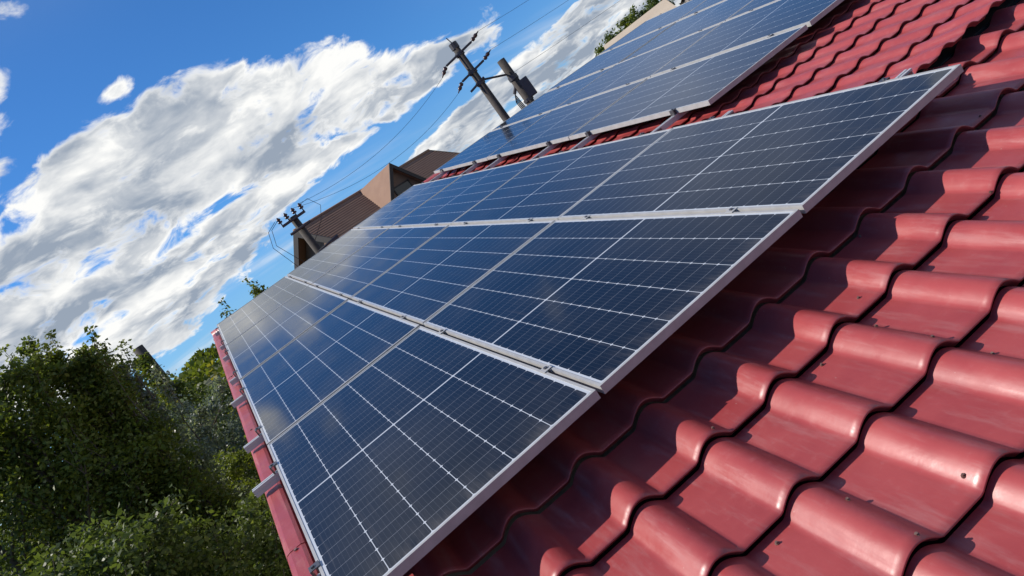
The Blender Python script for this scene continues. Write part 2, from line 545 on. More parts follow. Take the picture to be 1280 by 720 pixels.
def make_tree(name, label, loc, H, W, leafm, leaf=.09, nleaf=24000, seed=0, base=.22, limbs=22, up=.5, clump=.26, shoots=0, group=None, cat='tree', lean=(0, 0), shape='round'):
    """a tapered trunk with limbs, leaves in clumps on the twigs"""
    rs = np.random.default_rng(seed + 100)
    root = empty(name, loc, label, cat, group)
    tb = MB()
    th = H * .9
    pts = []
    for i in range(8):
        t = i / 7
        pts.append(Vector((lean[0] * t * t * H + .05 * H * .3 * math.sin(3 * t + seed), lean[1] * t * t * H + .015 * H * math.cos(4 * t + seed), th * t)))
    r0 = .018 * H + .02
    tb.tube(pts, [r0 * (1 - .85 * i / 7) for i in range(8)], 9)

    def trunk_at(t):
        k = min(int(t * 7), 6); f = t * 7 - k
        return pts[k].lerp(pts[k + 1], f)
    C = []; T = []
    for i in range(limbs):
        t = base + (1 - base) * (i + rs.uniform(-.3, .3)) / limbs
        t = min(max(t, base), .98)
        az = i * 2.39996 + rs.uniform(-.4, .4)
        k = (t - base) / (1 - base)
        if shape == 'round':
            ln = W * (.35 + .75 * math.sin(math.pi * min(1, k * .85 + .12)) ** .8) * rs.uniform(.75, 1.1)
        elif shape == 'cone':
            ln = (W * (1 - k) ** .85 + .06) * rs.uniform(.65, 1.15)
        else:
            ln = W * (.55 + .4 * math.sin(math.pi * k)) * rs.uniform(.7, 1.15)
        ln = min(ln, W * 1.05)
        p0 = trunk_at(t)
        dirv = Vector((math.cos(az), math.sin(az), up * (1 + k * .8) + rs.uniform(-.15, .25))).normalized()
        lp = [p0]
        d = dirv.copy()
        for q in range(4):
            d = (d + Vector((rs.normal() * .14, rs.normal() * .14, .10 + rs.normal() * .08))).normalized()
            lp.append(lp[-1] + d * ln / 4)
        rl = max(.006, r0 * .42 * (1 - .75 * t))
        tb.tube(lp, [rl * (1 - .8 * q / 4) for q in range(5)], 5, cap=False)
        ct = rs.uniform(0, 1)
        nb = max(4, int(ln / .28) + 3)
        for q in range(nb):
            f = rs.uniform(.28, 1.0)
            k2 = min(int(f * 4), 3)
            s0 = lp[k2].lerp(lp[k2 + 1], f * 4 - k2)
            bd = (d + Vector((rs.normal(), rs.normal(), rs.normal() * .6 + .35)) * .95).normalized()
            bl = ln * rs.uniform(.18, .42) * (1.25 - .5 * f) + .12
            e = s0 + bd * bl
            tb.tube([s0, s0.lerp(e, .5) + Vector((0, 0, .03)), e], [rl * .35, rl * .22, .004], 4, cap=False)
            for w in (.45, .75, 1.0):
                C.append(s0.lerp(e, w)); T.append(.65 * ct + .35 * rs.uniform(0, 1))
    for i in range(shoots):
        a = rs.uniform(0, 2 * math.pi); rr = W * (.6 if shape == 'cone' else .9) * math.sqrt(rs.uniform(0, 1))
        lead = i < 3 and shape != 'round'
        rr *= .15 if lead else 1.0
        s0 = Vector((pts[-1].x + rr * math.cos(a), pts[-1].y + rr * math.sin(a), th * rs.uniform(.80, .96) - rr * .5))
        e = s0 + Vector((rs.normal() * .12, rs.normal() * .12, rs.uniform(.75, 1.0) if lead else rs.uniform(.35, .7)))
        tb.tube([s0 - Vector((0, 0, .4)), s0, e], [.014, .010, .003], 4, cap=False)
        ct = rs.uniform(.3, .8)
        for w in np.linspace(.0, 1.0, 6):
            C.append(s0.lerp(e, w)); T.append(ct)
    C = np.array([tuple(c) for c in C]); T = np.array(T)
    fz = (H - clump * .35) / np.sort(C[:, 2])[-10]
    C[:, 2] *= fz
    tb.v = [(x, y, z * fz) for x, y, z in tb.v]
    tb.build('trunk', M['bark'], root, smooth=True)
    per = max(1, nleaf // len(C))
    wgt = rs.uniform(.35, 1.0, len(C)) * clump
    ns = max(0, shoots * 6)
    if ns:
        wgt[-ns:] *= .28
    wgt *= np.clip((H + .4 - C[:, 2]) / 1.8, .45, 1.0)
    if ns:
        wgt[-ns:] = .085 * np.tile(np.linspace(1.5, .5, 6), shoots)
    reps = np.full(len(C), per)
    if ns:
        reps[-ns:] = np.maximum(16, int(per * .6))
    idx = np.repeat(np.arange(len(C)), reps)
    P = C[idx] + rs.normal(size=(len(idx), 3)) * wgt[idx][:, None] * np.array([1, 1, .8])
    tint = np.clip(T[idx] * .75 + rs.uniform(0, .38, len(idx)) - .05, 0, 1)
    leaf_mesh('crown', P, leaf, leafm, root, tint)
    return root


# the trees and shrubs below the left verge
def tree_at(azim, dist, **kw):
    return make_tree(loc=polar(azim, dist), **kw)


tree_at(-12.6, 13.5, name='leafy_tree', label='upright olive-green tree with spiky top shoots at the left edge', H=7.55, W=1.0, leafm=L['olive'], leaf=.08, nleaf=26000, seed=1, limbs=40, base=.10, up=1.0, clump=.2, shoots=18, shape='column')
tree_at(-10.7, 13.8, name='leafy_tree', label='tallest upright olive-green tree, its top just left of a sky gap', H=7.45, W=.85, leafm=L['yellow'], leaf=.08, nleaf=22000, seed=14, limbs=40, base=.10, up=1.1, clump=.19, shoots=16, shape='cone')
tree_at(-9.35, 13.2, name='leafy_tree', label='slim green tree between the tallest olive tree and the silvery tree', H=7.1, W=.75, leafm=L['olive'], leaf=.075, nleaf=20000, seed=15, limbs=36, base=.10, up=1.1, clump=.18, shoots=14, shape='cone')
tree_at(-15.4, 13.0, name='leafy_tree', label='dark leafy tree cut off by the left border of the picture', H=8.0, W=1.4, leafm=L['olive'], leaf=.08, nleaf=28000, seed=2, limbs=36, base=.10, up=.9, clump=.22, shoots=10, shape='column')
tree_at(-8.6, 14.5, name='silvery_tree', label='silvery grey-green tree right of the slim green tree', H=6.75, W=.95, leafm=L['silver'], leaf=.07, nleaf=26000, seed=3, limbs=40, base=.08, up=1.0, clump=.19, shoots=6, shape='cone')
tree_at(-6.9, 18.0, name='silvery_tree', label='smaller silvery tree just under the ivy-grown pole', H=5.6, W=1.5, leafm=L['silver'], leaf=.08, nleaf=20000, seed=4, limbs=28, base=.1, up=.5, clump=.25)
tree_at(-14.0, 9.5, name='leafy_tree', label='shaded dark green tree filling the bottom left corner', H=4.5, W=1.9, leafm=L['dark'], leaf=.075, nleaf=32000, seed=5, limbs=34, base=.1, up=.35, clump=.26)
tree_at(-8.6, 11.0, name='bushy_tree', label='dark bushy tree at the bottom in front of the silvery tree', H=3.7, W=1.5, leafm=L['dark'], leaf=.07, nleaf=26000, seed=6, limbs=30, base=.08, up=.4, clump=.25)
tree_at(-5.7, 10.6, name='yellow_green_shrub', label='yellow-green shrub close beside the red verge at the bottom', cat='shrub', H=3.3, W=1.15, leafm=L['yellow'], leaf=.07, nleaf=18000, seed=7, limbs=24, base=.08, up=.6, clump=.2, shoots=8)
tree_at(-6.0, 16.0, name='bushy_tree', label='mid green bushy tree beside the rail ends', H=4.3, W=1.4, leafm=L['olive'], leaf=.08, nleaf=18000, seed=8, limbs=26, base=.1, up=.5, clump=.24)
tree_at(-3.9, 24.0, name='bright_green_tree', label='bright yellow-green tree on the slope under the hill top', H=5.0, W=2.6, leafm=L['yellow'], leaf=.12, nleaf=24000, seed=9, limbs=34, base=.1, up=.4, clump=.34)
tree_at(-5.6, 33.0, name='bright_green_tree', label='green tree between the ivy-grown pole and the hill', H=6.0, W=2.4, leafm=L['dark'], leaf=.13, nleaf=18000, seed=10, limbs=30, base=.1, up=.4, clump=.34)
tree_at(-9.5, 24.0, name='leafy_tree', label='dark tree glimpsed through the gap behind the silvery tree', H=6.0, W=2.0, leafm=L['dark'], leaf=.11, nleaf=18000, seed=11, limbs=30, base=.1, up=.5, clump=.3)
tree_at(-11.5, 7.6, name='leafy_shrub', label='low dark shrub at the very bottom of the picture', cat='shrub', H=2.7, W=1.2, leafm=L['dark'], leaf=.065, nleaf=18000, seed=12, limbs=24, base=.08, up=.5, clump=.2)
tree_at(-8.2, 8.2, name='leafy_shrub', label='mixed green shrub under the red verge, lowest of all', cat='shrub', H=2.7, W=1.0, leafm=L['yellow'], leaf=.065, nleaf=16000, seed=13, limbs=24, base=.08, up=.5, clump=.2)

tree_at(-17.0, 20.0, name='bushy_tree', label='dark tree in the background behind the left border trees', H=6.6, W=2.2, leafm=L['dark'], leaf=.10, nleaf=20000, seed=16, limbs=32, base=.06, up=.5, clump=.32)
tree_at(-12.5, 21.0, name='bushy_tree', label='dark background tree seen through the upright olive-green trees', H=6.4, W=2.2, leafm=L['dark'], leaf=.10, nleaf=20000, seed=17, limbs=32, base=.06, up=.5, clump=.32)
tree_at(-17.6, 9.0, name='leafy_tree', label='dark tree in the bottom left corner, nearest to the left border', H=5.0, W=1.5, leafm=L['dark'], leaf=.075, nleaf=24000, seed=18, limbs=34, base=.08, up=.5, clump=.26)

tree_at(-20.0, 14.0, name='bushy_tree', label='dark rounded tree at the left border, partly out of the picture', H=7.4, W=2.2, leafm=L['dark'], leaf=.09, nleaf=26000, seed=19, limbs=34, base=.06, up=.5, clump=.28)

# tree tops that show over the far edge of the array
tree_at(1.7, 21.0, name='slender_tree', label='green tree top poking over the far edge of the front array', H=6.98, W=.7, leafm=L['yellow'], leaf=.10, nleaf=6500, seed=20, limbs=22, base=.3, up=.9, clump=.2, shoots=3, shape='column')
tree_at(-.3, 21.0, name='slender_tree', label='small sparse tree top at the far left corner of the array', H=6.72, W=.45, leafm=L['dark'], leaf=.09, nleaf=2500, seed=21, limbs=16, base=.35, up=1.0, clump=.14, shoots=4, shape='column')

# the row of trees behind the beige roof
for i, (a_, d_, h_, w_) in enumerate([(31.9, 47, 7.9, 1.2), (33.0, 49, 8.6, 1.4), (34.1, 48, 8.8, 1.5), (35.3, 50, 9.2, 1.5), (36.5, 49, 9.0, 1.4), (37.8, 51, 9.1, 1.4)]):
    nm = ['lowest rounded tree at the left end of the row behind the beige roof', 'second tree from the left behind the beige roof', 'broad dark tree above the left half of the beige roof',
          'tallest dark tree above the middle of the beige roof', 'narrow dark tree above the right half of the beige roof', 'last dark tree at the right end of the beige roof'][i]
    tree_at(a_, d_, name='background_tree', label=nm, H=h_, W=w_, leafm=L['dark'] if i % 3 else L['olive'], leaf=.2, nleaf=7000, seed=40 + i, limbs=26, base=.15, up=.6, clump=.42, group='trees behind the beige roof')


def forest():
    """the wood on the far hill reads as one mass of crowns"""
    Cs = []; Ts = []
    for k in range(1500):
        x = HC.x + rng.uniform(-75, 45); y = HC.y + rng.uniform(-60, 60)
        h = hill_z(x, y)
        if h < .8:
            continue
        hh = rng.uniform(1.4, 3.0); rr = rng.uniform(.9, 1.7)
        n = 40
        u = rng.normal(size=(n, 3)); u /= np.linalg.norm(u, axis=1)[:, None]
        u[:, 2] = np.abs(u[:, 2]) * 1.3 - .2
        Cs.append(np.array([x, y, h + hh * .45]) + u * rr * np.array([1, 1, hh / rr * .5]))
        Ts.append(np.clip(rng.uniform(0, .75) + rng.uniform(0, .3, n), 0, 1))
    o = leaf_mesh('hill_forest', np.concatenate(Cs), .75, L['yellow'], None, np.concatenate(Ts), flat=-.2, stretch=1.3)
    tag(o, 'dense green wood covering the low hill', 'forest', kind='stuff')


forest()

# ------------------------------------------------------------------ our house: tiled roof, verge, walls
house = empty('tiled_house', MR @ Vector((3, 4, 0)) * 1.0, 'house with a red metal tile roof that carries the solar panels', 'house')
house.location = (3.0, 4.0, 0.0)
HI = Matrix.Translation((-3.0, -4.0, 0.0))


def tile_sheet(name, u0, u1, rows, a, b, step, bump, pan, phase, ns, mtx, smoothpow=1.25, label=None, cut_last=1.0, lift=0.0):
    """pressed metal tile: waves run down the slope, a step at the foot of every course"""
    def prof(u):
        f = ((u - phase) / a) % 1.0
        if f < pan:
            return .0
        q = (f - pan) / (1 - pan)
        return bump * math.sin(math.pi * q) ** smoothpow
    n = int((u1 - u0) / a * ns)
    us = [u0 + (u1 - u0) * i / n for i in range(n + 1)]
    hs = [prof(u) for u in us]
    mb = MB()
    jr = np.random.default_rng(len(us))
    for j in rows:
        v0 = j * b + jr.normal() * .0025
        vl = b * (cut_last if j == rows[-1] else 1.0)
        # lip (rounded), then the long fall to the top of the course
        levels = [(v0 + .024, -.004, .9), (v0 + .010, step * .55, .97), (v0, step * .84, 1), (v0 + .003, step, 1.0), (v0 + .03, step * .93, 1), (v0 + vl * .5, step * (1 - .5 * vl / b), 1), (v0 + vl + .006, step * (1 - vl / b) - .002, 1)]
        if j == rows[0] and lift:
            levels = [(v, h + lift * max(0.0, 1 - (v - v0) / b), s) for v, h, s in levels]
        o = len(mb.v)
        for (v, h, s) in levels:
            for u, hh in zip(us, hs):
                mb.v.append((u, v, h - step + hh))
        W_ = n + 1
        for k in range(len(levels) - 1):
            for i in range(n):
                mb.f.append((o + k * W_ + i, o + k * W_ + i + 1, o + (k + 1) * W_ + i + 1, o + (k + 1) * W_ + i))
    ob = mb.build(name, M['tile'], house, smooth=True)
    ob.matrix_local = HI @ mtx
    if label:
        ob['label'] = label
    return ob, prof


# the lower sheet (slightly steeper, larger tiles) and the upper sheet that laps over it
ang, tx = -.0555, .08
low_m = Matrix.Identity(4)
e1 = Vector((math.cos(ang), math.sin(ang), 0)); e2 = Vector((-math.sin(ang), math.cos(ang), tx)).normalized(); e3 = e1.cross(e2).normalized()
for i, v in enumerate((e1, e2, e3)):
    for j in range(3):
        low_m[j][i] = v[j]
low_m.translation = (-.132, -.642, -.285)
A_LO, B_LO = .29591, .3557
low_sheet, low_prof = tile_sheet('tile_sheet', -1.15, 5.2, list(range(-8, 4)), A_LO, B_LO, .027, .046, .5, 0.0, 28, MR @ low_m, .95, label='large red tiles in front of the array, stepped and wavy', cut_last=.62)
up_m = Matrix.Translation((2.615, .406, -.130))
A_UP, B_UP = .2082, .3327
up_sheet, up_prof = tile_sheet('tile_sheet', -3.755, 4.55, list(range(0, 23)), A_UP, B_UP, .019, .023, .40, .3 * A_UP, 18, MR @ up_m, 1.05, label='smaller red tiles under and beside the arrays', lift=.028)

# loose screws on the lower sheet
for (x, y) in [(.871, .265), (.673, .327), (.856, .049), (.262, .386), (.263, -.124), (.077, -.036), (.252, -.333), (.885, -.098), (2.161, .742), (1.62, .36), (1.15, -.33), (1.33, .70), (.46, -.30), (.98, .42), (1.91, .38)]:
    j = math.floor(y / B_LO)
    fr = y / B_LO - j
    h = low_prof(x) - .027 * fr
    s = MB()
    s.tube([(x, y, h - .003), (x, y, h + .002)], .0062, 10)
    s.tube([(x, y, h + .002), (x, y, h + .0065)], .0040, 6)
    s.build('screw', M['screw'], low_sheet)

RM = MR


def roof_part(mb, name, material, smooth=False, bevel=0, label=None):
    o = mb.build(name, material, house, smooth, bevel)
    o.matrix_local = HI @ RM
    if label:
        o['label'] = label
    return o


# verge flashing along the left edge, in two-metre lengths that overlap
for i, (v0, v1) in enumerate([(-1.15, .86), (.84, 2.84), (2.82, 4.82), (4.80, 6.8), (6.78, 8.06)]):
    mb = MB()
    lift = .0025 * (i % 2)
    sec = [(-1.06, -.128), (-1.085, -.100), (-1.10, -.094), (-1.150, -.094), (-1.167, -.099), (-1.176, -.112), (-1.178, -.13), (-1.178, -.25), (-1.170, -.25), (-1.170, -.13), (-1.150, -.106), (-1.10, -.106)]
    sec = [(x, h + lift) for x, h in sec]
    n = len(sec)
    for v in (v0, v1):
        for x, h in sec:
            mb.v.append((x, v, h))
    for k in range(n):
        mb.f.append((k, (k + 1) % n, n + (k + 1) % n, n + k))
    mb.f.append(tuple(range(n))); mb.f.append(tuple(range(n, 2 * n))[::-1])
    o = roof_part(mb, 'verge_trim', M['tile'])
    if i == 0:
        o['label'] = 'red verge flashing nearest the viewer'
    s = MB()
    s.tube([(-1.125, v1 - .035, -.095), (-1.125, v1 - .035, -.088)], .008, 8)
    so = s.build('screw', M['screw'], o)

# ridge cap
mb = MB()
rp = []
for k in range(13):
    a = math.pi * k / 12
    rp.append((8.14 - .13 * math.cos(a), -.14 + .075 * math.sin(a)))
for u in (-1.17, 7.2):
    for v, h in rp:
        mb.v.append((u, v, h))
n = len(rp)
for k in range(n - 1):
    mb.f.append((k, k + 1, n + k + 1, n + k))
mb.f.append(tuple(range(n))[::-1]); mb.f.append(tuple(range(n, 2 * n)))
roof_part(mb, 'ridge_cap', M['tile'], smooth=True)
# underlay and battens that close the roof, lower and upper
mb = MB()
mb.box(-1.14, 7.15, .52, 8.1, -.27, -.20)
mb.box(-1.14, 5.1, -3.35, .518, -.56, -.50)
mb.box(-1.14, 7.15, .50, .518, -.50, -.205)
roof_part(mb, 'roof_deck', M['deck'])
# back slope
mb = MB()
PB = [MR @ Vector((u, 8.12, -.16)) for u in (-1.2, 7.2)]
lo_z = PB[0].z - 7.0 * math.tan(SLOPE)
mb.add([PB[0], PB[1], (7.2, PB[1].y + 7.0, lo_z), (-1.2, PB[0].y + 7.0, lo_z),
        PB[0] - Vector((0, 0, .1)), PB[1] - Vector((0, 0, .1)), (7.2, PB[1].y + 7.0, lo_z - .1), (-1.2, PB[0].y + 7.0, lo_z - .1)],
       [(0, 1, 2, 3), (7, 6, 5, 4), (0, 4, 5, 1), (1, 5, 6, 2), (2, 6, 7, 3), (3, 7, 4, 0)])
o = mb.build('back_roof', M['tile'], house)
o.matrix_local = HI
# walls: one closed body under the roof
mb = MB()
yf, yb, yr = -2.95, PB[0].y + 6.6, PB[0].y
zr = PB[0].z - .35
sec = [(yf, 0), (yb, 0), (yb, lo_z - .05), (yr, zr), (.5, (MR @ Vector((0, .5, -.35))).z), (.3, (MR @ Vector((0, .3, -.62))).z), (yf, (MR @ Vector((0, -2.95, -.66))).z)]
n = len(sec)
for x in (-1.0, 7.0):
    for y, z in sec:
        mb.v.append((x, y, z))
mb.f.append(tuple(range(n))); mb.f.append(tuple(range(n, 2 * n))[::-1])
for k in range(n):
    mb.f.append((k, n + k, n + (k + 1) % n, (k + 1) % n))
o = mb.build('wall', M['plaster'], house)
o.matrix_local = HI

# ------------------------------------------------------------------ solar panels
ROT = (SLOPE, 0, 0)


def make_panel():
    t = empty('solar_panel', (0, 0, 0), '', 'solar panel', rot=ROT)
    f = MB()
    d, lip, th = .035, .011, .0022
    # four mitred frame bars with the lip over the glass and a foot flange below
    sec = [(0, -d), (0, 0), (lip, 0), (lip, -th), (th, -th), (th, -d + th), (.024, -d + th), (.024, -d)]
    n = len(sec)
    cs = [(0, 0, 1, 1), (PW, 0, -1, 1), (PW, PL, -1, -1), (0, PL, 1, -1)]
    for (x, y, sx, sy) in cs:
        for (q, h) in sec:
            f.v.append((x + sx * q, y + sy * q, h))
    for c in range(4):
        for k in range(n):
            a0, a1 = c * n + k, c * n + (k + 1) % n
            b0, b1 = ((c + 1) % 4) * n + k, ((c + 1) % 4) * n + (k + 1) % n
            f.f.append((a0, b0, b1, a1))
    f.build('frame', M['alu'], t)
    gl = MB()
    gl.box(.0025, PW - .0025, .0025, PL - .0025, -.0075, -.0026)
    gl.build('glass', M['glass'], t)
    return t


def copy_tree(o, parent=None):
    c = o.copy()
    col.objects.link(c)
    c.parent = parent
    for ch in list(o.children):
        copy_tree(ch, c)
    return c


ROWS1 = ['lowest front row, along the red verge', 'middle front row', 'top front row, beside the bare tile strip']
POS = ['nearest solar panel', 'second nearest solar panel', 'third nearest solar panel', 'farthest solar panel']
ROWS2 = ['rear array row bordering the bare tile strip', 'rear array row second from the tile strip', 'rear array row third from the tile strip', 'outermost top row of the rear array']
POS2 = ['nearest solar panel', 'middle solar panel', 'farthest solar panel']
U2 = 2.452
UP2 = 1.078
spots = []
for k in range(3):
    for i in range(4):
        spots.append(((k - 1) * UP + .010, i * VP, f'{POS[i]} in the {ROWS1[k]}', 'solar panels of the front array'))
for k in range(4):
    for i in range(3):
        if k == 3 and i == 0:
            continue
        spots.append((U2 + k * UP2, (i + 1) * VP, f'{POS2[i]} in the {ROWS2[k]}', 'solar panels of the rear array'))
proto = make_panel()
for i, (u, v, lab, grp) in enumerate(spots):
    o = proto if i == 0 else copy_tree(proto)
    jit = np.random.default_rng(300 + i).normal(size=3)
    o.location = MR @ Vector((u, v, .0006 * jit[0]))
    o.rotation_euler = (SLOPE + .0016 * jit[1], .0016 * jit[2], 0)
    tag(o, lab, 'solar panel', grp)


# ------------------------------------------------------------------ rails with clamps and roof brackets
def bar_profile(mb, u0, u1):
    """slotted aluminium rail, 40 x 40 mm, running along u"""
    w, h, s, t = .018, .040, .006, .010
    sec = [(-w, 0), (w, 0), (w, h * .45), (w - .003, h * .45), (w - .003, h * .6), (w, h * .6), (w, h), (s, h), (s, h - t), (-s, h - t), (-s, h), (-w, h), (-w, h * .6), (-w + .003, h * .6), (-w + .003, h * .45), (-w, h * .45)]
    n = len(sec)
    o = len(mb.v)
    for u in (u0, u1):
        for (v, z) in sec:
            mb.v.append((u, v, z))
    for k in range(n):
        mb.f.append((o + k, o + n + k, o + n + (k + 1) % n, o + (k + 1) % n))
    mb.f.append(tuple(o + k for k in range(n))); mb.f.append(tuple(o + n + k for k in range(n))[::-1])


H_RAIL = -.0755
rail_vs = []
for i in range(4):
    rail_vs += [i * VP + .38, i * VP + 1.60]
RL = ['first mounting rail, its silver end poking past the top corner of the near panels', 'second mounting rail, ending in the bare tiles beside the rear array',
      'third mounting rail, crossing the tile strip at the near corner of the rear array', 'fourth mounting rail from the near edge, under both arrays',
      'fifth mounting rail from the near edge, under both arrays', 'sixth mounting rail from the near edge, under both arrays',
      'next to last mounting rail towards the far ridge', 'last mounting rail nearest the far ridge']
for i, v in enumerate(rail_vs):
    u0 = -1.058 - [.150, .145, .125, .12, .08, .07, .06, .06][i]
    u1 = 2.116 + [.17, .16][i] if i < 2 else U2 + 4 * UP2 + .1
    t = empty('mounting_rail', MR @ Vector((0, v, H_RAIL)), RL[i], 'rail', 'rails under the panels', ROT)
    mb = MB(); bar_profile(mb, u0, u1)
    mb.build('profile', M['rail'], t)
    ccs = [(0, 'clamp'), (UP, 'clamp')]
    if i >= 2:
        ccs += [(U2 - .020 + k * UP2, 'clamp') for k in (1, 2, 3)]
    hz = -H_RAIL + .0012
    for u, nm in ccs:
        c = MB()
        c.box(u - .019, u + .019, -.022, .022, hz, hz + .003)
        c.box(u - .008, u - .005, -.022, .022, .035, hz)
        c.box(u + .005, u + .008, -.022, .022, .035, hz)
        co = c.build('clamp', M['alu'], t)
        b = MB(); b.tube([(u, 0, hz + .003), (u, 0, hz + .0085)], .0085, 6)
        b.build('bolt', M['steel'], co)
    ends = [(-1.058 + .010, -1), (2.116 - .010, 1)]
    if i >= 2:
        ends += [(U2, -1), (U2 + 3 * UP2 + PW, 1)]
    for u, sg in ends:
        c = MB()
        a, b2 = sorted((u - sg * .010, u + sg * .030))
        c.box(a, b2, -.02, .02, hz, hz + .003)
        a, b2 = sorted((u + sg * .003, u + sg * .007))
        c.box(a, b2, -.02, .02, .0405, hz)
        a, b2 = sorted((u + sg * .024, u + sg * .030))
        c.box(a, b2, -.02, .02, .0405, hz)
        co = c.build('end_clamp', M['steel'], t)
        b = MB(); b.tube([(u + sg * .015, 0, hz + .003), (u + sg * .015, 0, hz + .009)], .0075, 6)
        b.build('bolt', M['steel'], co)
    for u in [-.9, .15, 1.2, 2.25] + ([] if i < 2 else [3.4, 4.5, 5.6]):
        c = MB()
        c.box(u - .02, u + .02, -.06, -.0205, -.006, -.001)
        c.box(u - .02, u + .02, -.026, -.0205, -.001, .032)
        c.tube([(u, -.043, -.001), (u, -.043, -.075)], .005, 6)
        c.tube([(u, -.043, .000), (u, -.043, .007)], .009, 6)
        c.build('bracket', M['steel'], t)

# ------------------------------------------------------------------ the brown house behind
def brown_house():
    base = polar(6.5, 25.9)
    L0 = Vector((CAMP.x + 3.0, CAMP.y + 25.7, 0))
    yaw = math.atan2(.458, .889)
    t = empty('brown_house', L0, 'brown roofed house with a steep gabled dormer beyond the far edge of the array', 'house', rot=(0, 0, yaw))
    # local: x along the ridge, -y towards us
    RZ = CAMP.z + 2.93
    LEN, HW, p = 7.45, 3.4, .70
    th = .12
    ez = RZ - HW * p
    mb = MB()
    ov = .35
    X0, X1 = -.02, LEN

    def slab(y0, z0, y1, z1):
        mb.add([(X0, y0, z0), (X1, y0, z0), (X1, y1, z1), (X0, y1, z1), (X0, y0, z0 - th), (X1, y0, z0 - th), (X1, y1, z1 - th), (X0, y1, z1 - th)],
               [(0, 1, 2, 3), (7, 6, 5, 4), (0, 4, 5, 1), (1, 5, 6, 2), (2, 6, 7, 3), (3, 7, 4, 0)])
    slab(-HW - ov, ez - ov * p, 0, RZ)
    slab(0, RZ, HW + ov, ez - ov * p)
    roof = mb.build('roof', M['brown'], t)
    # tile ribs running across the front slope
    rb = MB()
    for k in range(27):
        y = -.2 - k * .13
        z = RZ + y * p
        rb.box(X0 + .01, X1 - .01, y - .012, y + .012, z + .001, z + .012)
    rb.build('tile_course', M['brown'], roof)
    # ridge tile
    rc = MB(); rc.tube([(X0, 0, RZ), (X1, 0, RZ)], .07, 8); rc.build('ridge_tile', M['brown'], roof, True)
    wl = MB()
    wx0, wx1 = .35, LEN - .35
    sec = [(-HW + .1, 0), (HW - .1, 0), (HW - .1, ez - .1), (0, RZ - th - .06), (-HW + .1, ez - .1)]
    for x in (wx0, wx1):
        for y, z in sec:
            wl.v.append((x, y, z))
    wl.f += [(0, 1, 2, 3, 4), (9, 8, 7, 6, 5)] + [(k, 5 + k, 5 + (k + 1) % 5, (k + 1) % 5) for k in range(5)]
    wl.build('wall', M['brownwall'], t)
    # barge boards at both ends
    for x, w in ((X0 - .032, .03), (X1 + .002, .03)):
        bb = MB()
        for s in (-1, 1):
            ye, ze = s * (HW + ov), ez - ov * p
            bb.add([(x, 0, RZ + .03), (x + w, 0, RZ + .03), (x + w, ye, ze + .03), (x, ye, ze + .03), (x, 0, RZ - .24), (x + w, 0, RZ - .24), (x + w, ye, ze - .24), (x, ye, ze - .24)],
                   [(0, 1, 2, 3), (7, 6, 5, 4), (0, 4, 5, 1), (1, 5, 6, 2), (2, 6, 7, 3), (3, 7, 4, 0)])
        bb.build('barge_board', M['darkwood'], t)
    # gable windows at the left end
    g = MB(); g.box(.335, .348, -.95, -.2, RZ - 2.3, RZ - 1.25); g.build('window', M['pane'], t)
    # dormer: its ridge comes out at main-ridge height
    DX, DY, DP, DW = 3.28, -2.05, 1.16, 1.15
    dm = MB()
    zt = RZ + .03
    for s in (-1, 1):
        y0, y1 = DY - .12, -.0
        dm.add([(DX, y0, zt), (DX + s * DW, y0, zt - DW * DP), (DX + s * DW, y1 - .0, zt - DW * DP), (DX, y1, zt),
                (DX, y0, zt - .1), (DX + s * DW, y0, zt - DW * DP - .1), (DX + s * DW, y1, zt - DW * DP - .1), (DX, y1, zt - .1)],
               [(0, 1, 2, 3), (7, 6, 5, 4), (0, 4, 5, 1), (1, 5, 6, 2), (2, 6, 7, 3), (3, 7, 4, 0)])
    d = dm.build('dormer', M['brown'], t)
    fr = MB()
    yy = DY + .06
    fr.add([(DX, yy, zt - .14), (DX - DW + .12, yy, zt - DW * DP), (DX - DW + .12, yy, zt - 2.6), (DX + DW - .12, yy, zt - 2.6), (DX + DW - .12, yy, zt - DW * DP),
            (DX, 0, zt - .14), (DX - DW + .12, 0, zt - DW * DP), (DX - DW + .12, 0, zt - 2.6), (DX + DW - .12, 0, zt - 2.6), (DX + DW - .12, 0, zt - DW * DP)],
           [(0, 1, 2, 3, 4), (9, 8, 7, 6, 5)] + [(k, 5 + k, 5 + (k + 1) % 5, (k + 1) % 5) for k in range(5)])
    fr.build('dormer_wall', M['brownwall'], d)
    bb = MB()
    for s in (-1, 1):
        bb.add([(DX, DY - .155, zt + .01), (DX + s * DW, DY - .155, zt + .01 - DW * DP), (DX + s * DW, DY - .155, zt - .2 - DW * DP), (DX, DY - .155, zt - .2),
                (DX, DY - .122, zt + .01), (DX + s * DW, DY - .122, zt + .01 - DW * DP), (DX + s * DW, DY - .122, zt - .2 - DW * DP), (DX, DY - .122, zt - .2)],
               [(0, 1, 2, 3), (7, 6, 5, 4), (0, 4, 5, 1), (1, 5, 6, 2), (2, 6, 7, 3), (3, 7, 4, 0)])
    bb.build('barge_board', M['darkwood'], d)
    w = MB(); w.box(DX - .38, DX + .38, yy - .02, yy - .002, zt - 1.75, zt - .82); w.build('window', M['pane'], d)
    w = MB()
    for x in (DX - .43, DX + .385):
        w.box(x, x + .045, yy - .035, yy - .003, zt - 1.8, zt - .77)
    w.box(DX - .383, DX + .383, yy - .033, yy - .003, zt - .815, zt - .77)
    w.build('window_frame', M['darkwood'], d)


brown_house()


